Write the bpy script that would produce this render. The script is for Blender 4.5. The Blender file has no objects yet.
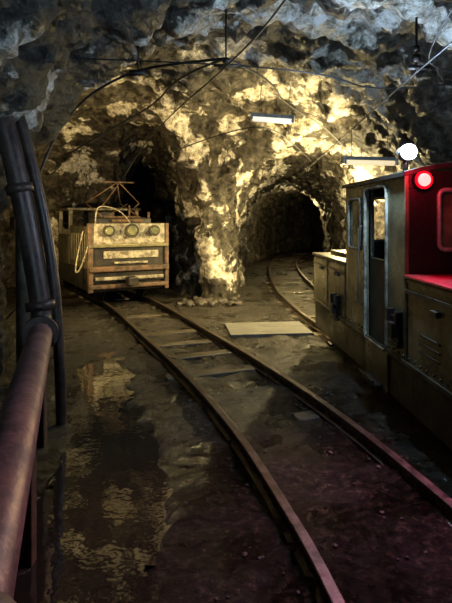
import bpy, bmesh, math, random
from mathutils import Vector, Matrix, noise
random.seed(4)
S=bpy.context.scene
S.view_settings.view_transform='Standard'
COL=S.collection
G=-0.10   # ground level (rail heads are at z=0)

# ------------------------------------------------------------ materials
def nt(name):
    m=bpy.data.materials.new(name); m.use_nodes=True
    t=m.node_tree; b=t.nodes['Principled BSDF']
    return m,t,b
def noise_n(t,vec,scale,detail=6,rough=.6,dist=0):
    n=t.nodes.new('ShaderNodeTexNoise'); n.inputs['Scale'].default_value=scale
    n.inputs['Detail'].default_value=detail; n.inputs['Roughness'].default_value=rough
    n.inputs['Distortion'].default_value=dist
    t.links.new(vec,n.inputs['Vector']); return n
def ramp(t,fac,stops):
    r=t.nodes.new('ShaderNodeValToRGB'); e=r.color_ramp.elements
    while len(e)<len(stops): e.new(.5)
    for i,(p,c) in enumerate(stops):
        e[i].position=p; e[i].color=(c[0],c[1],c[2],1) if not isinstance(c,(int,float)) else (c,c,c,1)
    t.links.new(fac,r.inputs['Fac']); return r
def mix(t,fac,a,b,mode='MIX'):
    m=t.nodes.new('ShaderNodeMix'); m.data_type='RGBA'; m.blend_type=mode
    if isinstance(fac,(int,float)): m.inputs[0].default_value=fac
    else: t.links.new(fac,m.inputs[0])
    for s,i in ((a,6),(b,7)):
        if isinstance(s,tuple): m.inputs[i].default_value=(*s,1)
        else: t.links.new(s,m.inputs[i])
    return m.outputs[2]
def math_n(t,op,a,b=None,c=None,clamp=False):
    n=t.nodes.new('ShaderNodeMath'); n.operation=op; n.use_clamp=clamp
    for i,s in enumerate((a,b,c)):
        if s is None: continue
        if isinstance(s,(int,float)): n.inputs[i].default_value=s
        else: t.links.new(s,n.inputs[i])
    return n.outputs[0]
def rock_mat():
    m,t,b=nt('wet_rock')
    g=t.nodes.new('ShaderNodeNewGeometry'); P=g.outputs['Position']
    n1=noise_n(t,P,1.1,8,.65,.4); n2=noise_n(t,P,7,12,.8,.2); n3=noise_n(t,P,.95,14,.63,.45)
    base=ramp(t,n2.outputs['Fac'],[(.41,(.005,.004,.003)),(.5,(.070,.060,.045)),(.61,(.23,.20,.15))])
    dk=ramp(t,n1.outputs['Fac'],[(.38,(.3,.29,.27)),(.6,(1,1,1))])
    c=mix(t,.9,base.outputs['Color'],dk.outputs['Color'],'MULTIPLY')
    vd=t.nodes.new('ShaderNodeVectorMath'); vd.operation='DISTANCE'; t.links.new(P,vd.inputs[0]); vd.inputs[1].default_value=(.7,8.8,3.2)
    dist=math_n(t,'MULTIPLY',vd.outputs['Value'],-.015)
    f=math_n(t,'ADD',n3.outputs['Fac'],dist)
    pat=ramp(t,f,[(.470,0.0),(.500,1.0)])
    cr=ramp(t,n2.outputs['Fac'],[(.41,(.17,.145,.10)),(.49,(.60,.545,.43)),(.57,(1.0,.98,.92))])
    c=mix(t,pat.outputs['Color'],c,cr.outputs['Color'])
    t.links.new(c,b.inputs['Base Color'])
    ro=ramp(t,n2.outputs['Fac'],[(.40,.28),(.60,.7)]); t.links.new(ro.outputs['Color'],b.inputs['Roughness'])
    b2=t.nodes.new('ShaderNodeBump'); b2.inputs['Strength'].default_value=1; b2.inputs['Distance'].default_value=.18
    n4=noise_n(t,P,4,14,.73); t.links.new(n4.outputs['Fac'],b2.inputs['Height'])
    t.links.new(b2.outputs['Normal'],b.inputs['Normal'])
    return m
def ground_mat():
    m,t,b=nt('wet_mud')
    g=t.nodes.new('ShaderNodeNewGeometry'); P=g.outputs['Position']
    n1=noise_n(t,P,1.6,8,.6); n2=noise_n(t,P,20,9,.8)
    c1=ramp(t,n2.outputs['Fac'],[(.43,(.004,.003,.003)),(.53,(.034,.028,.021)),(.64,(.23,.19,.13))])
    c2=ramp(t,n1.outputs['Fac'],[(.38,(.3,.28,.26)),(.62,(1,1,1))])
    t.links.new(mix(t,.9,c1.outputs['Color'],c2.outputs['Color'],'MULTIPLY'),b.inputs['Base Color'])
    r=ramp(t,n1.outputs['Fac'],[(.42,.22),(.6,.5)]); t.links.new(r.outputs['Color'],b.inputs['Roughness'])
    bp=t.nodes.new('ShaderNodeBump'); bp.inputs['Strength'].default_value=1; bp.inputs['Distance'].default_value=.07
    t.links.new(n2.outputs['Fac'],bp.inputs['Height']); t.links.new(bp.outputs['Normal'],b.inputs['Normal'])
    return m
def worn(name,c1,c2,scale=6,rough=(.4,.8),metal=0.0,bump=.3,thr=(.42,.58)):
    m,t,b=nt(name)
    tc=t.nodes.new('ShaderNodeTexCoord'); P=tc.outputs['Object']
    n1=noise_n(t,P,scale,9,.7,.4)
    r=ramp(t,n1.outputs['Fac'],[(thr[0],c1),(thr[1],c2)])
    n2=noise_n(t,P,scale*6,5,.7)
    d=ramp(t,n2.outputs['Fac'],[(.3,.45),(.6,1.0)])
    t.links.new(mix(t,.8,r.outputs['Color'],d.outputs['Color'],'MULTIPLY'),b.inputs['Base Color'])
    q=ramp(t,n1.outputs['Fac'],[(.35,rough[0]),(.65,rough[1])]); t.links.new(q.outputs['Color'],b.inputs['Roughness'])
    b.inputs['Metallic'].default_value=metal
    bp=t.nodes.new('ShaderNodeBump'); bp.inputs['Strength'].default_value=bump; bp.inputs['Distance'].default_value=.01
    t.links.new(n2.outputs['Fac'],bp.inputs['Height']); t.links.new(bp.outputs['Normal'],b.inputs['Normal'])
    return m
def emis(name,col,st):
    m,t,b=nt(name); b.inputs['Base Color'].default_value=(*[min(1,c) for c in col],1)
    b.inputs['Emission Color'].default_value=(*col,1); b.inputs['Emission Strength'].default_value=st
    return m
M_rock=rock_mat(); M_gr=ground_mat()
M_yel=worn('olive_yellow_paint',(.27,.25,.14),(.12,.105,.06),2.5,(.22,.42),.35,.2,(.38,.62))
M_olive=worn('dirty_olive_paint',(.11,.098,.06),(.045,.040,.028),3,(.35,.6),.3)
M_cream=worn('dirty_cream_paint',(.42,.38,.29),(.12,.10,.07),8,(.4,.7),.1)
M_orange=worn('rust_brown_paint',(.15,.08,.042),(.05,.034,.024),8,(.5,.8),.1)
M_dark=worn('black_greasy_steel',(.02,.019,.017),(.045,.037,.03),5,(.35,.6),.5)
M_rust=worn('rusty_steel',(.07,.04,.028),(.14,.08,.05),9,(.5,.85),.4)
M_rail=worn('worn_rail_steel',(.07,.05,.04),(.18,.145,.115),8,(.3,.5),.7)
M_pipe=worn('painted_pipe',(.34,.17,.17),(.17,.09,.09),6,(.3,.55),.2)
M_dpipe=worn('dark_pipe',(.055,.034,.03),(.10,.065,.05),6,(.3,.55),.3)
M_wood=worn('old_timber',(.035,.028,.02),(.12,.095,.065),5,(.3,.7))
M_plank=worn('worn_planks',(.12,.118,.112),(.17,.167,.155),5,(.5,.8))
M_cable=worn('black_cable',(.012,.012,.012),(.03,.03,.03),5,(.4,.6))
M_red=worn('red_lit_lid',(.26,.03,.03),(.14,.02,.02),4,(.25,.45),.2)  # rear lid: tail lamp's red light put into the base colour
M_endw=worn('red_lit_end_wall',(.026,.011,.011),(.013,.009,.009),4,(.3,.5),.2)  # end walls: dark base colour tinted with the tail lamp's red light
M_grey=worn('grey_stone',(.03,.026,.022),(.10,.085,.07),9,(.4,.7))
M_alu=worn('lamp_housing_metal',(.5,.5,.47),(.35,.35,.33),5,(.3,.5),.4)
def glass():
    m,t,b=nt('dirty_glass'); tc=t.nodes.new('ShaderNodeTexCoord')
    n=noise_n(t,tc.outputs['Object'],4,6); r=ramp(t,n.outputs['Fac'],[(.4,(.10,.11,.07)),(.6,(.34,.34,.20))])
    t.links.new(r.outputs['Color'],b.inputs['Base Color']); b.inputs['Roughness'].default_value=.15
    b.inputs['Metallic'].default_value=.5
    return m
M_glass=glass()
def water():
    m,t,b=nt('puddle_water'); g=t.nodes.new('ShaderNodeNewGeometry')
    b.inputs['Base Color'].default_value=(.025,.022,.015,1); b.inputs['Roughness'].default_value=.03
    b.inputs['IOR'].default_value=1.75
    n=noise_n(t,g.outputs['Position'],5,3); bp=t.nodes.new('ShaderNodeBump'); bp.inputs['Strength'].default_value=.25; bp.inputs['Distance'].default_value=.012
    t.links.new(n.outputs['Fac'],bp.inputs['Height']); t.links.new(bp.outputs['Normal'],b.inputs['Normal'])
    return m
M_water=water()
M_white=emis('white_lamp_glow',(.62,.80,1.0),80)
M_redl=emis('red_lamp_glow',(1.0,.10,.09),7)
M_redd=emis('red_lamp_rim_glow',(1.0,.0,.01),1.5)
M_tube=emis('tube_glow',(1.0,.93,.78),.9)
M_tube2=emis('warm_tube_glow',(1.0,.82,.5),.8)

# ------------------------------------------------------------ helpers
def empty(name,loc=(0,0,0),rz=0):
    e=bpy.data.objects.new(name,None); e.location=loc; e.rotation_euler[2]=rz; COL.objects.link(e); return e
def add(name,me,mat,parent=None,smooth=False):
    o=bpy.data.objects.new(name,me); COL.objects.link(o)
    if mat: me.materials.append(mat)
    if parent: o.parent=parent
    if smooth:
        for p in me.polygons: p.use_smooth=True
    return o
def fin(bm,name,mat,parent=None,smooth=False,bevel=0):
    me=bpy.data.meshes.new(name); bm.to_mesh(me); bm.free()
    o=add(name,me,mat,parent,smooth)
    if bevel:
        b=o.modifiers.new('b','BEVEL'); b.width=bevel; b.segments=2; b.limit_method='ANGLE'
    return o
def bbox(bm,x0,x1,y0,y1,z0,z1,M=None):
    vs=[bm.verts.new(Vector((x,y,z)) if M is None else M@Vector((x,y,z))) for z in(z0,z1) for x,y in((x0,y0),(x1,y0),(x1,y1),(x0,y1))]
    for f in((3,2,1,0),(4,5,6,7),(0,1,5,4),(1,2,6,5),(2,3,7,6),(3,0,4,7)): bm.faces.new([vs[i] for i in f])
def boxes(name,lst,mat,parent=None,bevel=.008):
    bm=bmesh.new()
    for l in lst: bbox(bm,*l)
    return fin(bm,name,mat,parent,False,bevel)
def cyl(bm,p0,p1,r0,r1=None,seg=20):
    r1=r0 if r1 is None else r1
    p0=Vector(p0);p1=Vector(p1);d=p1-p0
    M=Matrix.Translation((p0+p1)/2)@d.to_track_quat('Z','Y').to_matrix().to_4x4()
    bmesh.ops.create_cone(bm,cap_ends=True,segments=seg,radius1=r0,radius2=r1,depth=d.length,matrix=M)
def cyls(name,lst,mat,parent=None,seg=20):
    bm=bmesh.new()
    for l in lst: cyl(bm,*l,seg=seg)
    o=fin(bm,name,mat,parent)
    for p in o.data.polygons: p.use_smooth=len(p.vertices)==4
    return o
def tube(name,pts,r,mat,parent=None,smooth=True,closed=False):
    cu=bpy.data.curves.new(name,'CURVE'); cu.dimensions='3D'; cu.bevel_depth=r; cu.bevel_resolution=4 if r>.02 else 2
    cu.use_fill_caps=True
    sp=cu.splines.new('NURBS' if smooth else 'POLY'); sp.points.add(len(pts)-1)
    for i,p in enumerate(pts): sp.points[i].co=(*p,1)
    sp.use_cyclic_u=closed
    if smooth: sp.order_u=3; sp.use_endpoint_u=True; sp.resolution_u=8
    o=bpy.data.objects.new('tmp',cu); COL.objects.link(o)
    dg=bpy.context.evaluated_depsgraph_get(); me=bpy.data.meshes.new_from_object(o.evaluated_get(dg)); bpy.data.objects.remove(o)
    return add(name,me,mat,parent,True)
def _c(pts,n=14):
    P=[Vector(p) for p in pts]; P=[2*P[0]-P[1]]+P+[2*P[-1]-P[-2]]; out=[]
    for i in range(1,len(P)-2):
        a,b,c,d=P[i-1:i+3]
        for k in range(n):
            t=k/n; out.append(.5*((2*b)+(c-a)*t+(2*a-5*b+4*c-d)*t*t+(3*b-a-3*c+d)*t**3))
    out.append(P[-2]); return out
def cat(pts,n=14):
    if len(pts[0])<=3: return _c(pts,n)
    A=_c([(p[0],p[1],0) for p in pts],n); B=_c([(p[2],p[3],0) for p in pts],n)
    return [(a.x,a.y,b.x,b.y) for a,b in zip(A,B)]

# ------------------------------------------------------------ rock shell
def sweep(bm,path,e=2.3,nseg=28,zs=.9):
    path=cat(path,8); rings=[]
    for i,p in enumerate(path):
        a=path[max(i-1,0)];b=path[min(i+1,len(path)-1)]
        t=Vector((b[0]-a[0],b[1]-a[1],0)).normalized(); nx=Vector((t.y,-t.x,0))
        hw,h=p[2],p[3]; prof=[(-hw*.98,-.6),(hw*.98,-.6)]
        for k in range(nseg+1):
            an=math.pi*k/nseg; c,s=math.cos(an),math.sin(an)
            prof.append((hw*math.copysign(abs(c)**(2/e),c),zs+(h-zs)*abs(s)**(2/e)))
        rings.append([bm.verts.new(Vector((p[0],p[1],0))+nx*u+Vector((0,0,w))) for u,w in prof])
    n=len(rings[0])
    for r0,r1 in zip(rings,rings[1:]):
        for k in range(n): bm.faces.new((r0[k],r0[(k+1)%n],r1[(k+1)%n],r1[k]))
    bm.faces.new(rings[0][::-1]); bm.faces.new(rings[-1])
bm=bmesh.new()
def solid(path,**k):
    b=bmesh.new(); sweep(b,path,**k); bmesh.ops.recalc_face_normals(b,faces=b.faces)
    m=bpy.data.meshes.new('t'); b.to_mesh(m); b.free(); bm.from_mesh(m); bpy.data.meshes.remove(m)
solid([(.68,-4,2.7,3.3),(.68,0,2.75,3.35),(.62,4,2.8,3.45),(.45,6.5,2.7,3.7),(.3,9.3,2.3,3.8),(.2,10.5,1.8,3.6)])
solid([(-1.0,5.9,1.6,3.5),(-1.5,7.5,2.2,3.85),(-2.5,9.5,2.35,3.85),(-3.1,11,2.3,3.7),(-3.5,13.0,2.1,3.3)])
solid([(-1.65,10.3,.75,3.6),(-1.95,12.5,.80,3.7),(-2.4,16,.8,3.3),(-3.5,20,.7,2.8)],e=2.6)
solid([(1.2,6,1.8,3.3),(1.6,9.5,1.7,3.35),(1.72,12.4,1.42,3.0),(1.8,15,1.38,2.8),(2.1,18,1.35,2.7),(2.9,22,1.35,2.65),(4.3,26,1.35,2.6),(6.5,30,1.3,2.6)])
me=bpy.data.meshes.new('rock'); bm.to_mesh(me); bm.free()
ro=bpy.data.objects.new('rock_tmp',me); COL.objects.link(ro)
r=ro.modifiers.new('r','REMESH'); r.mode='VOXEL'; r.voxel_size=.062
s=ro.modifiers.new('s','SMOOTH'); s.factor=.5; s.iterations=10
dg=bpy.context.evaluated_depsgraph_get(); me2=bpy.data.meshes.new_from_object(ro.evaluated_get(dg)); bpy.data.objects.remove(ro)
def rockdisp(p):
    a=noise.fractal(p*.55+Vector((3,7,1)),.9,2.1,3)
    rr=noise.ridged_multi_fractal(p*1.1+Vector((9,2,5)),.8,2.3,4,1.0,2.0)
    vd,_=noise.voronoi(p*1.7+noise.noise_vector(p*2.1)*.45)
    f=noise.fractal(p*3.6,.6,2.1,4)
    return .20*a-.075*(rr-1.0)+.18*(vd[0]-.45)+.10*f
nm=[v.normal.copy() for v in me2.vertices]
for v,n in zip(me2.vertices,nm):
    p=v.co.copy(); v.co=p+n*(rockdisp(p)+.05)
me2.update()
vn=[v.normal.copy() for v in me2.vertices]
groups={'ceiling':[],'wall_left':[],'wall_right':[],'wall_back':[]}
for p in me2.polygons:
    c=p.center
    if c.z<-.45: continue
    if c.z>2.35: g='ceiling'
    elif c.y>9.6 and -1.7<c.x<.9: g='wall_back'
    elif c.x<(0 if c.y<9.6 else -.4): g='wall_left'
    else: g='wall_right'
    groups[g].append(list(p.vertices))
for g,fs in groups.items():
    mp={};vs=[];ff=[];ns=[]
    for f in fs:
        q=[]
        for i in f:
            if i not in mp: mp[i]=len(vs); vs.append(me2.vertices[i].co.copy()); ns.append(vn[i])
            q.append(mp[i])
        ff.append(q)
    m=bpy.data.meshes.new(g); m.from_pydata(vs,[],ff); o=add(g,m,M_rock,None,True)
    m.normals_split_custom_set_from_vertices(ns)
bpy.data.meshes.remove(me2)

# ------------------------------------------------------------ floor
def pud(x,y):
    t=(y-1.0)/5.4
    if t<-.1 or t>1.1: return 0
    xc=-.32-1.12*t+.08*math.sin(y*2.1)
    hw=.38*(1-abs(2*t-.9)**3*.4)+.16*noise.noise(Vector((x*2.2,y*2.2,0)))+.08*noise.noise(Vector((x*6,y*6,3)))
    e=max(0,1-(abs(2*t-1)-.8)/.3) if abs(2*t-1)>.8 else 1
    return max(0,min(1,(hw-abs(x-xc))/.16))*max(0,e)
def gz(x,y):
    z=G+.035*noise.fractal(Vector((x*.8,y*.8,2)),.9,2.1,4)+.028*noise.fractal(Vector((x*4,y*4,5)),.6,2.1,4)
    return z-.085*pud(x,y)
bm=bmesh.new(); x0,x1,y0,y1,d=-6,7,-2,30,.07
nx=int((x1-x0)/d); ny=int((y1-y0)/d); g=[]
for j in range(ny+1):
    g.append([bm.verts.new((x0+i*d,y0+j*d,gz(x0+i*d,y0+j*d))) for i in range(nx+1)])
for j in range(ny):
    for i in range(nx): bm.faces.new((g[j][i],g[j][i+1],g[j+1][i+1],g[j+1][i]))
fin(bm,'floor',M_gr,None,True)
bm=bmesh.new()
vs={}
for j in range(115):
    for i in range(50):
        x=-2.2+i*.05;y=.6+j*.055
        if pud(x,y)>0.02 or pud(x+.05,y)>.02:
            q=[]
            for a,b in((i,j),(i+1,j),(i+1,j+1),(i,j+1)):
                if (a,b) not in vs: vs[(a,b)]=bm.verts.new((-2.2+a*.05,.6+b*.055,G-.022))
                q.append(vs[(a,b)])
            bm.faces.new(q)
fin(bm,'puddle',M_water,None,True)

# ------------------------------------------------------------ tracks
def offs(path,o):
    out=[]
    for i,p in enumerate(path):
        a=path[max(i-1,0)];b=path[min(i+1,len(path)-1)]; t=(b-a).normalized()
        out.append((p+Vector((t.y,-t.x,0))*o,t))
    return out
RP=[(-.05,-.10),(.05,-.10),(.05,-.088),(.009,-.075),(.009,-.035),(.029,-.028),(.029,-.003),(.024,0),(-.024,0),(-.029,-.003),(-.029,-.028),(-.009,-.035),(-.009,-.075),(-.05,-.088)]
def rail(name,path,o,parent):
    bm=bmesh.new(); prev=None
    for p,t in offs(path,o):
        n=Vector((t.y,-t.x,0)); rg=[bm.verts.new(p+n*u+Vector((0,0,w))) for u,w in RP]
        if prev:
            for k in range(len(RP)): bm.faces.new((prev[k],prev[(k+1)%len(RP)],rg[(k+1)%len(RP)],rg[k]))
        else: bm.faces.new(rg)
        prev=rg
    bm.faces.new(prev[::-1]); bmesh.ops.recalc_face_normals(bm,faces=bm.faces)
    return fin(bm,name,M_rail,parent)
def track(name,pts):
    path=cat([Vector((x,y,0)) for x,y in pts],12); e=empty(name)
    rail('rail_1',path,-.46,e); rail('rail_2',path,.46,e)
    bm=bmesh.new(); acc=0;last=path[0]
    for (p,t) in offs(path,0):
        acc+=(p-last).length; last=p
        if acc>.62:
            acc=0; a=math.atan2(t.y,t.x)-math.pi/2+random.uniform(-.05,.05)
            sink=-.06 if p.y<4.2 else (-.046 if p.y<5.4 else -.022)
            M=Matrix.Translation((p.x+random.uniform(-.04,.04),p.y,G+random.uniform(-.008,.006)+sink))@Matrix.Rotation(a,4,'Z')@Matrix.Rotation(random.uniform(-.02,.02),4,'Y')
            bbox(bm,-.60,.60,-.09,.09,-.08,.032,M)
    fin(bm,'sleepers',M_wood,e,False,.012)
    bm=bmesh.new()
    for i in range(2,len(path)-1,6):
        for o in(-.46,.46):
            p,t=offs(path,o)[i]; a=math.atan2(t.y,t.x)-math.pi/2
            M=Matrix.Translation((p.x,p.y,0))@Matrix.Rotation(a,4,'Z')
            for sx in(-1,1): bbox(bm,min(sx*.012,sx*.022),max(sx*.012,sx*.022),-.2,.2,-.07,-.035,M)
            for yy in(-.14,-.05,.05,.14): bbox(bm,-.032,.032,yy-.012,yy+.012,-.062,-.042,M)
    fin(bm,'fishplates',M_rust,e)
    return e
MAIN=[(1.25,-1.5),(1.15,.5),(.93,2.2),(.78,3.0),(.50,4.1),(.02,5.5),(-.68,7.25),(-1.83,9.97),(-3.1,12.2)]
SEC=[(2.45,-1.5),(2.2,2),(2.05,5),(1.93,7.4),(1.74,9),(1.62,12.4),(1.95,17.7),(2.75,22),(4.2,26)]
track('railway_track',MAIN); track('railway_track',SEC)
e=empty('plank_crossing',(.62,7.85,0),math.radians(6))
boxes('planks',[(-.60,.60,-.42+i*.17,-.42+i*.17+.167,G-.02,G+.045+random.uniform(-.001,.001)) for i in range(5)],M_plank,e,.002)
bmg=bmesh.new()
for i in range(2000):
    y=random.uniform(1.5,9); x=random.uniform(-1.5,1.9)
    if y>7.2: x=random.uniform(-1.3,1.9)
    if pud(x,y)>.05 or x<-.3*y-.1: continue
    if y<4.5 and random.random()<.6: continue
    s=random.choice((.005,.006,.008,.008,.010,.014))*random.uniform(.7,1.3)
    M=Matrix.Translation((x,y,gz(x,y)+s*.1))@Matrix.Rotation(random.random()*6,4,'Z')@Matrix.Diagonal((s*random.uniform(.8,1.6),s,s*random.uniform(.5,.9),1))
    bmesh.ops.create_icosphere(bmg,subdivisions=1,radius=1,matrix=M)
for v in bmg.verts: v.co+=noise.noise_vector(v.co*40)*.004
fin(bmg,'gravel',M_grey)
bmg=bmesh.new()
for i in range(50):
    x=random.uniform(-.95,.25);y=random.uniform(10.1,10.8); s=random.uniform(.03,.09)
    M=Matrix.Translation((x,y,G+s*.3))@Matrix.Rotation(random.random()*6,4,'Z')@Matrix.Diagonal((s*1.3,s,s*.8,1))
    bmesh.ops.create_icosphere(bmg,subdivisions=2,radius=1,matrix=M)
for v in bmg.verts: v.co+=noise.noise_vector(v.co*7)*.04
fin(bmg,'rubble_pile',M_grey)

# ------------------------------------------------------------ right locomotive
L=empty('mine_locomotive',(2.055,4.9,0),math.radians(2.9))
W=.70
boxes('frame_skirt',[(-W+.02,-W+.06,-3.3,2.40,.10,.46),(W-.06,W-.02,-3.3,2.40,.10,.46),(-W+.02,W-.02,2.36,2.44,.10,.46),(-W,W,-3.3,-3.22,.10,.46),(-W+.02,W-.02,-3.25,2.4,.40,.46)],M_olive,L,.01)
boxes('front_hood',[(-W,W,.84,2.46,.44,1.08)],M_yel,L,.03)
boxes('front_hood_lid',[(-W-.015,W+.015,.86,2.48,1.08,1.115),(-.5,.5,1.0,2.3,1.115,1.16)],M_olive,L,.01)
boxes('rear_hood',[(-W,W,-3.3,-.80,.44,1.13)],M_yel,L,.03)
boxes('rear_hood_lid',[(-W-.015,W+.015,-3.3,-.80,1.13,1.16),(-.45,.45,-2.9,-1.1,1.16,1.19)],M_red,L,.01)
side=[]
for sx in(-1,1):
    a,b=(-W,-W+.035) if sx<0 else (W-.035,W)
    side+=[(a,b,-.80,-.42,.44,1.95),(a,b,.16,.28,.44,1.95),(a,b,.72,.84,.44,1.95),(a,b,.28,.72,.44,1.28),(a,b,.28,.72,1.80,1.95),(a,b,-.42,.16,1.87,1.95),(a,b,-.42,.16,.10,.46)]
boxes('cab_side_panels',side,M_yel,L,.005)
ends=[]
for y in(-.80,.805):
    ends+=[(-W+.036,W-.036,y,y+.035,.44,1.34),(-W+.036,W-.036,y,y+.035,1.83,1.97),(-W+.036,-.43,y,y+.035,1.34,1.83),(.43,W-.036,y,y+.035,1.34,1.83),(-.05,.05,y,y+.035,1.34,1.83)]
boxes('cab_end_walls',ends,M_endw,L,.004)
boxes('cab_floor',[(-.64,.64,-.75,.78,.46,.50),(-.3,.3,.0,.5,.5,.9),(.0,.5,-.3,.3,.5,1.1)],M_dark,L)
bm=bmesh.new(); prev=None
prof=[]
for k in range(13):
    u=-1+2*k/12; prof.append((u*(W+.03),1.96+.10*(1-u*u)))
prof+=[(x,z-.04) for x,z in prof[::-1]]
for y in(-.86,.90):
    rg=[bm.verts.new((x,y,z)) for x,z in prof]
    if prev:
        for k in range(len(rg)): bm.faces.new((prev[k],prev[(k+1)%len(rg)],rg[(k+1)%len(rg)],rg[k]))
    else: bm.faces.new(rg)
    prev=rg
bm.faces.new(prev[::-1]); bmesh.ops.recalc_face_normals(bm,faces=bm.faces); fin(bm,'cab_roof',M_dark,L,False,.006)
def rrect(y0,y1,z0,z1,x,r=.06):
    pts=[]
    for cy,cz,a0 in((y1-r,z1-r,0),(y0+r,z1-r,90),(y0+r,z0+r,180),(y1-r,z0+r,270)):
        for k in range(6):
            a=math.radians(a0+k*18); pts.append((x,cy+r*math.cos(a),cz+r*math.sin(a)))
    return pts
for sx in(-1,1):
    i=sx+2
    tube('side_window_frame_%d'%i,rrect(.29,.71,1.29,1.79,sx*(W+.004)),.016,M_cream,L,False,True)
    tube('door_frame_%d'%i,rrect(-.42,.16,.46,1.88,sx*(W+.004)),.018,M_cream,L,False,True)
    tube('door_window_frame_%d'%i,rrect(-.34,.08,1.22,1.78,sx*(W-.03)),.012,M_dark,L,False,True)
    tube('grab_rail_%d'%i,[(sx*W,.22,.75),(sx*(W+.05),.22,.78),(sx*(W+.05),.22,1.5),(sx*W,.22,1.53)],.011,M_olive,L,False)
boxes('side_windows',[(-W+.01,-W+.016,.28,.72,1.28,1.80),(W-.016,W-.01,.28,.72,1.28,1.80)],M_glass,L,0)
boxes('doors',[(-W+.04,-W+.06,-.42,.16,.46,1.22),(-W+.04,-W+.06,-.42,-.34,1.22,1.87),(-W+.04,-W+.06,.08,.16,1.22,1.87),(W-.06,W-.04,-.42,.16,.46,1.22),(W-.06,W-.04,-.42,-.34,1.22,1.87),(W-.06,W-.04,.08,.16,1.22,1.87)],M_dark,L,.004)
for i,(a,b) in enumerate(((-.43,-.05),(.05,.43))):
    pts=[(x,-.812,z) for _,x,z in rrect(a,b,1.35,1.82,0,.05)]
    tube('end_window_frame_%d'%(i+1),pts,.018,M_alu,L,False,True)
    pts=[(x,.85,z) for _,x,z in rrect(a,b,1.35,1.82,0,.05)]
    tube('front_window_frame_%d'%(i+1),pts,.016,M_alu,L,False,True)
boxes('end_window_panes',[(-.43,-.05,-.785,-.78,1.34,1.83),(.05,.43,-.785,-.78,1.34,1.83)],M_glass,L,0)
hl=[]
for sx in(-1,1):
    def q(y0,y1,z0,z1,t=.012):
        x=sx*W; hl.append((min(x,x+sx*t),max(x,x+sx*t),y0,y1,z0,z1))
    for y in(-2.6,-1.7,-.84,.86,1.65): q(y-.018,y+.018,.47,1.10,.008)
    q(-3.28,-.82,1.02,1.05); q(.86,2.44,.98,1.0); q(-3.28,2.42,.455,.49,.014)
    for y in(-2.3,-1.35,1.2,1.95): q(y-.05,y+.05,.93,.97,.03)
    for y in(-2.95,-2.15,-1.25): q(y-.16,y+.16,.62,.64,.01);q(y-.16,y+.16,.68,.70,.01);q(y-.16,y+.16,.74,.76,.01)
boxes('panel_seams_and_hinges',hl,M_olive,L,.003)
br=[]
for sx in(-1,1):
    for y,z in((-.66,.70),(1.2,.55),(-2.4,.62)):
        x=sx*W
        def q(dy0,dy1,dz0,dz1,t): br.append((min(x,x+sx*t),max(x,x+sx*t),y+dy0,y+dy1,z+dz0,z+dz1))
        q(-.09,.09,-.11,.11,.03); q(-.11,-.07,.05,.16,.06); q(.07,.11,.05,.16,.06); q(-.05,.05,-.06,.06,.07); q(-.11,.11,-.13,-.10,.05)
boxes('side_brackets',br,M_dark,L,.006)
rv=[]
for sx in(-1,1):
    for k in range(54):
        y=-3.2+k*.105
        if -.42<y<.16: continue
        rv.append(((sx*W,y,.52),(sx*(W+.012),y,.52),.012,.008))
cyls('rivets',rv,M_olive,L,8)
wh=[]
for y in(-2.3,-.9,.7,1.9):
    for sx in(-1,1):
        wh+=[((sx*.42,y,.24),(sx*.50,y,.24),.24),((sx*.39,y,.24),(sx*.42,y,.24),.27)]
    wh.append(((-.5,y,.24),(.5,y,.24),.05))
cyls('wheels',wh,M_dark,L,28)
boxes('buffer_and_coupler',[(-.45,.45,2.44,2.54,.18,.42),(-.08,.08,2.54,2.72,.24,.34),(-.45,.45,-3.42,-3.3,.18,.42)],M_dark,L,.02)
boxes('door_step',[(-W-.10,-W+.02,-.32,.06,.12,.14),(-W-.10,-W-.08,-.32,.06,.12,.18)],M_dark,L,.004)
cyls('roof_lamp_housing',[((-.66,-.77,2.12),(-.66,-.64,2.12),.065,.05),((-.66,-.72,1.97),(-.66,-.72,2.08),.02)],M_dark,L)
bm=bmesh.new(); bmesh.ops.create_uvsphere(bm,u_segments=20,v_segments=12,radius=.06,matrix=Matrix.Translation((-.66,-.79,2.12)))
fin(bm,'roof_lamp_globe',M_white,L,True)
cyls('tail_lamp_housing',[((-.57,-.80,1.895),(-.57,-.855,1.895),.075)],M_dark,L)
cyls('tail_lamp_rim',[((-.57,-.855,1.895),(-.57,-.862,1.895),.07,.066)],M_redd,L)
bm=bmesh.new(); bmesh.ops.create_uvsphere(bm,u_segments=20,v_segments=12,radius=.05,matrix=Matrix.Translation((-.57,-.865,1.895))@Matrix.Diagonal((1,.6,1,1)))
fin(bm,'tail_lamp_lens',M_redl,L,True)

# ------------------------------------------------------------ trolley locomotive (left)
T=empty('trolley_locomotive',(-1.84,9.9,0),math.radians(29))
w=.76
boxes('chassis',[(-w,w,.05,2.8,.22,.62)],M_dark,T,.02)
boxes('buffer_beam',[(-w-.02,w+.02,-.10,.05,.60,.70),(-w-.02,w+.02,-.06,.05,.28,.36)],M_orange,T,.02)
boxes('front_lower_panel',[(-w+.06,w-.04,-.0,.06,.40,1.06)],M_dark,T,.01)
boxes('front_slats',[(-w+.26,w-.18,-.03,.0,.84,.98),(-w+.1,w-.08,-.05,.0,.44,.50),(-.3,.35,-.07,.0,.74,.78)],M_cream,T,.01)
boxes('headlamp_panel',[(-w,w,-.03,.08,1.10,1.50)],M_cream,T,.025)
boxes('panel_lip',[(-w-.02,w+.02,-.08,.08,1.05,1.11)],M_yel,T,.012)
boxes('corner_posts',[(-w-.03,-w+.06,-.05,.07,.22,1.50),(w-.05,w+.03,-.05,.07,.22,1.50)],M_orange,T,.012)
boxes('body',[(-w,w,.08,1.7,.62,1.44)],M_olive,T,.03)
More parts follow.
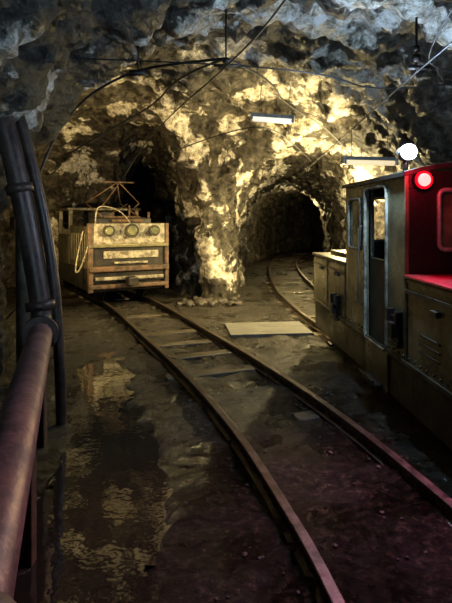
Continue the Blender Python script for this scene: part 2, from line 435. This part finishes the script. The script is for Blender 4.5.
boxes('side_louvres',[(-w-.02,-w,.3+i*.16,.4+i*.16,.75,1.3) for i in range(8)],M_olive,T,.006)
boxes('cab_rear',[(-w,-w+.05,1.7,2.8,.62,1.25),(w-.05,w,1.7,2.8,.62,1.25),(-w,w,2.75,2.8,.62,1.35),(-w,-w+.08,1.7,1.78,1.2,1.78),(w-.08,w,1.7,1.78,1.2,1.78),(-w,-w+.08,2.7,2.78,1.2,1.78),(w-.08,w,2.7,2.78,1.2,1.78)],M_olive,T,.01)
boxes('cab_canopy',[(-w-.05,w+.05,1.6,2.88,1.76,1.82)],M_olive,T,.015)
ln=[];rg=[]
for x,r in((.02,.125),(-.42,.10),(.47,.10)):
    rg.append(((x,-.03,1.36),(x,-.12,1.36),r,r*1.08)); ln.append(((x,-.118,1.36),(x,-.135,1.36),r*.8,r*.6))
cyls('headlamp_rims',rg,M_dark,T); cyls('headlamp_lenses',ln,M_glass,T)
boxes('top_boxes',[(-.62,.5,.15,.5,1.44,1.60),(-.5,-.1,.55,1.1,1.44,1.72),(.1,.55,.6,1.3,1.44,1.62)],M_dark,T,.02)
pg=[]
for x in(-.42,.30):
    pg+=[((x,.25,1.60),(x-.16,1.0,1.90),.014),((x-.16,1.0,1.90),(-.1,.45,2.30),.011),((x,1.35,1.60),(x+.16,.75,1.90),.014),((x+.16,.75,1.90),(-.02,.55,2.30),.011)]
pg+=[((-.42,.25,1.62),(.30,.25,1.62),.018),((-.42,1.35,1.62),(.30,1.35,1.62),.018),((-.38,.5,2.31),(.26,.5,2.31),.016),((-.42,.25,1.6),(.3,1.0,1.9),.01)]
cyls('pantograph',pg,M_orange,T,10)
tube('handrail_loop',[(-.62,.1,1.5),(-.62,.1,1.76),(-.5,.1,1.84),(-.1,.1,1.74),(.05,.1,1.5)],.012,M_cream,T)
cyls('valve_and_pipes',[((.1,.3,1.6),(.1,.3,1.85),.02),((.25,.3,1.6),(.25,.3,1.75),.035),((-.3,.12,1.55),(.3,.12,1.55),.03),((.5,.3,1.5),(.5,.3,1.72),.025)],M_orange,T,12)
wh=[]
for y in(.55,2.2):
    for sx in(-1,1): wh+=[((sx*.42,y,.26),(sx*.50,y,.26),.26),((sx*.39,y,.26),(sx*.42,y,.26),.29)]
    wh.append(((-.5,y,.26),(.5,y,.26),.05))
cyls('wheels',wh,M_dark,T,28)
boxes('coupler',[(-.10,.10,-.26,-.05,.34,.5)],M_dark,T,.02)
tube('air_hose',[(-.80,.3,1.35),(-.92,.25,.9),(-1.0,.1,.55),(-.9,.0,.7),(-.79,-.05,1.1)],.014,M_cream,T)

# ------------------------------------------------------------ left pipes
PX=lambda Y:-.228-.30*Y
P=empty('water_pipe')
tube('main_run',[(PX(-1),-1,.7),(PX(1),1,.7),(PX(2.5),2.5,.7),(PX(4.05),4.05,.7)],.09,M_pipe,P,False)
cyls('flanges',[((PX(y)+.3*.03,y-.03,.7),(PX(y)-.3*.03,y+.03,.7),.135) for y in(4.05,1.05)],M_dpipe,P,24)
tube('riser',[(PX(4.05),4.05,.7),(PX(4.2),4.2,.74),(-1.50,4.22,.9),(-1.60,4.22,1.5),(-1.73,4.2,2.15),(-1.86,4.2,2.6),(-2.0,4.2,3.0)],.085,M_dpipe,P)
cyls('riser_collar',[((-1.50,4.22,.86),(-1.51,4.22,.93),.12),((-1.66,4.21,1.8),(-1.675,4.21,1.87),.11)],M_dpipe,P,24)
tube('thin_riser',[(-1.36,4.3,G),(-1.38,4.3,.7),(-1.46,4.3,1.4),(-1.60,4.3,2.05),(-1.72,4.3,2.5),(-1.9,4.3,3.0)],.045,M_dpipe,P)
tube('side_branch',[(-1.9,3.6,1.15),(-1.55,3.2,1.12),(-1.25,2.7,1.3),(-1.3,2.4,1.6)],.03,M_dpipe,P)
boxes('pipe_supports',[(PX(y)-.05,PX(y)+.05,y-.04,y+.04,G-.05,.62) for y in(2.6,3.85)],M_rust,P,.01)
e=empty('timber_prop'); cyls('prop',[((-1.53,3.35,G-.05),(-1.57,3.35,2.0),.07,.06)],M_wood,e,14)
e=empty('timber_prop'); cyls('prop',[((-2.05,5.3,G-.05),(-2.08,5.3,2.2),.08,.07)],M_wood,e,14)
pts=[]
for k in range(60):
    a=k*.42; pts.append((-1.93+.002*k,4.95+.10*math.cos(a),1.45+.16*math.sin(a)))
tube('hose_coil',pts,.014,M_dpipe)

# ------------------------------------------------------------ cables and trolley wires
def cable(name,pts,r=.008,mat=None): return tube(name,pts,r,mat or M_cable)
cable('trolley_wire',[(1.42,0,2.75),(1.46,3.3,2.75),(1.55,5.8,2.72),(1.6,9,2.62),(1.65,14,2.45),(2.0,18,2.3)],.007)
cable('trolley_wire',[(.9,0,2.88),(.37,3.0,2.85),(0,4.33,2.85),(-.5,5.6,2.8),(-1.1,7.2,2.68),(-1.85,9.6,2.42),(-2.2,11,2.38)],.007)
cable('span_cable',[(-1.45,4.6,3.02),(-.9,4.55,2.98),(0,4.4,2.9),(.9,4.6,2.88),(1.5,5.2,2.85),(2.4,5.4,3.0)],.007)
cable('power_cable',[(.0,4.4,2.95),(-.55,4.9,3.05),(-1.0,5.2,3.05),(-1.6,5.6,2.85),(-1.95,5.6,2.3),(-2.1,5.4,1.6)],.013)
cable('power_cable',[(0,4.4,2.95),(-.5,5.5,3.12),(-.9,6.8,3.1),(-1.6,7.6,2.95),(-2.4,8,2.6)],.012)
cable('power_cable',[(0,4.4,2.95),(.5,5.6,3.1),(.8,7.3,3.2),(1.6,8.2,3.05),(2.3,9.2,2.6)],.011)
cable('power_cable',[(-1.0,9.2,2.75),(-.2,8.8,3.0),(.6,8,3.05),(1.2,9.5,3.0),(1.8,11,2.8)],.01)
cable('span_cable',[(1.4,3.0,2.95),(1.5,4.0,2.85),(1.9,4.6,2.9),(2.5,5,2.95)],.007)
I=empty('wire_insulator')
cyls('body',[((1.52,4.15,2.76),(1.52,4.15,3.2),.010),((1.45,4.15,2.80),(1.62,4.15,2.80),.018),((1.52,4.15,2.84),(1.52,4.15,2.90),.035),((1.52,4.15,2.92),(1.52,4.15,2.97),.03)],M_dark,I,14)
I=empty('wire_insulator')
cyls('body',[((0,4.36,2.86),(0,4.36,3.35),.008),((0,4.36,2.90),(0,4.36,2.94),.03),((-.1,4.36,2.88),(.1,4.36,2.88),.012)],M_dark,I,14)
I=empty('wire_insulator')
cyls('body',[((-.95,5.1,3.02),(-.78,5.15,3.04),.03),((-.86,5.1,3.03),(-.86,5.1,3.4),.008)],M_dark,I,14)

# ------------------------------------------------------------ lamps
def tubelamp(name,loc,rz,ln,mat,tilt=0):
    e=empty(name,loc,rz); e.rotation_euler[1]=tilt
    boxes('housing',[(-ln/2,ln/2,-.06,.06,.0,.05),(-ln/2-.02,-ln/2+.02,-.065,.065,-.06,.055),(ln/2-.02,ln/2+.02,-.065,.065,-.06,.055)],M_alu,e,.008)
    cyls('tube',[((-ln/2+.02,0,-.03),(ln/2-.02,0,-.03),.04)],mat,e,16)
    cyls('hangers',[((-ln*.35,0,.05),(-ln*.35,0,.5),.005),((ln*.35,0,.05),(ln*.35,0,.5),.005)],M_dark,e,8)
    return e
tubelamp('fluorescent_lamp',(.70,7.8,3.10),math.radians(-12),.62,M_tube,math.radians(6))
tubelamp('fluorescent_lamp',(2.1,7.6,2.44),math.radians(10),.80,M_tube2)

def light(name,typ,loc,energy,col,radius=.05,tgt=None,**k):
    l=bpy.data.lights.new(name,typ); l.energy=energy; l.color=col
    if typ!='AREA': l.shadow_soft_size=radius
    for a,b in k.items(): setattr(l,a,b)
    o=bpy.data.objects.new(name,l); o.location=loc; COL.objects.link(o)
    if tgt: o.rotation_euler=(Vector(tgt)-Vector(loc)).to_track_quat('-Z','Y').to_euler()
    return o
WARM=(1.0,.76,.33)
def added_flood(loc,z,ang=0):  # added fixture that carries the hidden fill spots
    e=empty('added_flood_rig',(loc[0],loc[1],0),ang)
    cyls('stand',[((0,0,G),(0,0,z),.02),((0,0,.3),(.3,.2,G),.015),((0,0,.3),(-.3,.2,G),.015),((0,0,.3),(0,-.35,G),.015)],M_dark,e,10)
    boxes('fill_head',[(0,.12,-.12,.12,z-.08,z+.12)],M_dark,e,.01)
added_flood((2.75,8.4),1.8)
light('added_warm_fill','SPOT',(2.62,8.4,1.85),1250,WARM,.05,tgt=(-.5,9.6,2.8),spot_size=math.radians(118),spot_blend=.6)  # added warm fill hidden behind the cab, brightens pillar and chamber
added_flood((-3.15,8.0),1.5,math.radians(150))
light('added_fill_left','SPOT',(-3.0,8.05,1.6),420,(1,.70,.28),.05,tgt=(-2.3,11.5,2.6),spot_size=math.radians(125),spot_blend=.6)  # added fill kept out of view to brighten the left chamber
light('tube_light','AREA',(.70,7.8,2.98),130,(1,.77,.32),tgt=(.4,8.9,0),shape='RECTANGLE',size=.55,size_y=.1,spread=math.radians(120))
light('tube_light_far','AREA',(2.1,7.6,2.36),15,WARM,tgt=(1.9,8.0,0),shape='RECTANGLE',size=.7,size_y=.1)
light('added_drift_fill','POINT',(2.45,10.8,1.85),330,(1,.78,.36),.05)  # added unseen fill for the drift walls and floor
light('roof_lamp_light','POINT',(1.30,4.12,2.28),120,(.48,.72,1.0),.03)
light('tail_lamp_glow','POINT',(1.46,3.8,1.93),8,(1,.02,.05),.04)
light('tail_lamp_beam','SPOT',(1.47,3.92,1.93),120,(1,.03,.22),.04,tgt=(.9,2.5,0),spot_size=math.radians(105),spot_blend=1)
light('added_cool_fill','SPOT',(-.1,-1.0,1.9),290,(.42,.68,.88),.1,tgt=(-1.3,3.5,3.6),spot_size=math.radians(95),spot_blend=1)  # added cool fill behind the camera for the upper-left rock
light('added_tunnel_fill','POINT',(2.9,19.0,2.0),110,WARM,.05)  # added fill to brighten the far tunnel walls

w=bpy.data.worlds.new('w'); S.world=w; w.use_nodes=True
w.node_tree.nodes['Background'].inputs[0].default_value=(.01,.01,.012,1); w.node_tree.nodes['Background'].inputs[1].default_value=.1
cam=bpy.data.cameras.new('cam'); co=bpy.data.objects.new('camera',cam); COL.objects.link(co)
co.location=(0,0,1.6); co.rotation_euler=(math.radians(90),0,0)
cam.sensor_fit='VERTICAL'; cam.sensor_height=36; cam.lens=520/603*36; cam.shift_y=-83.5/603; cam.clip_start=.05
S.camera=co
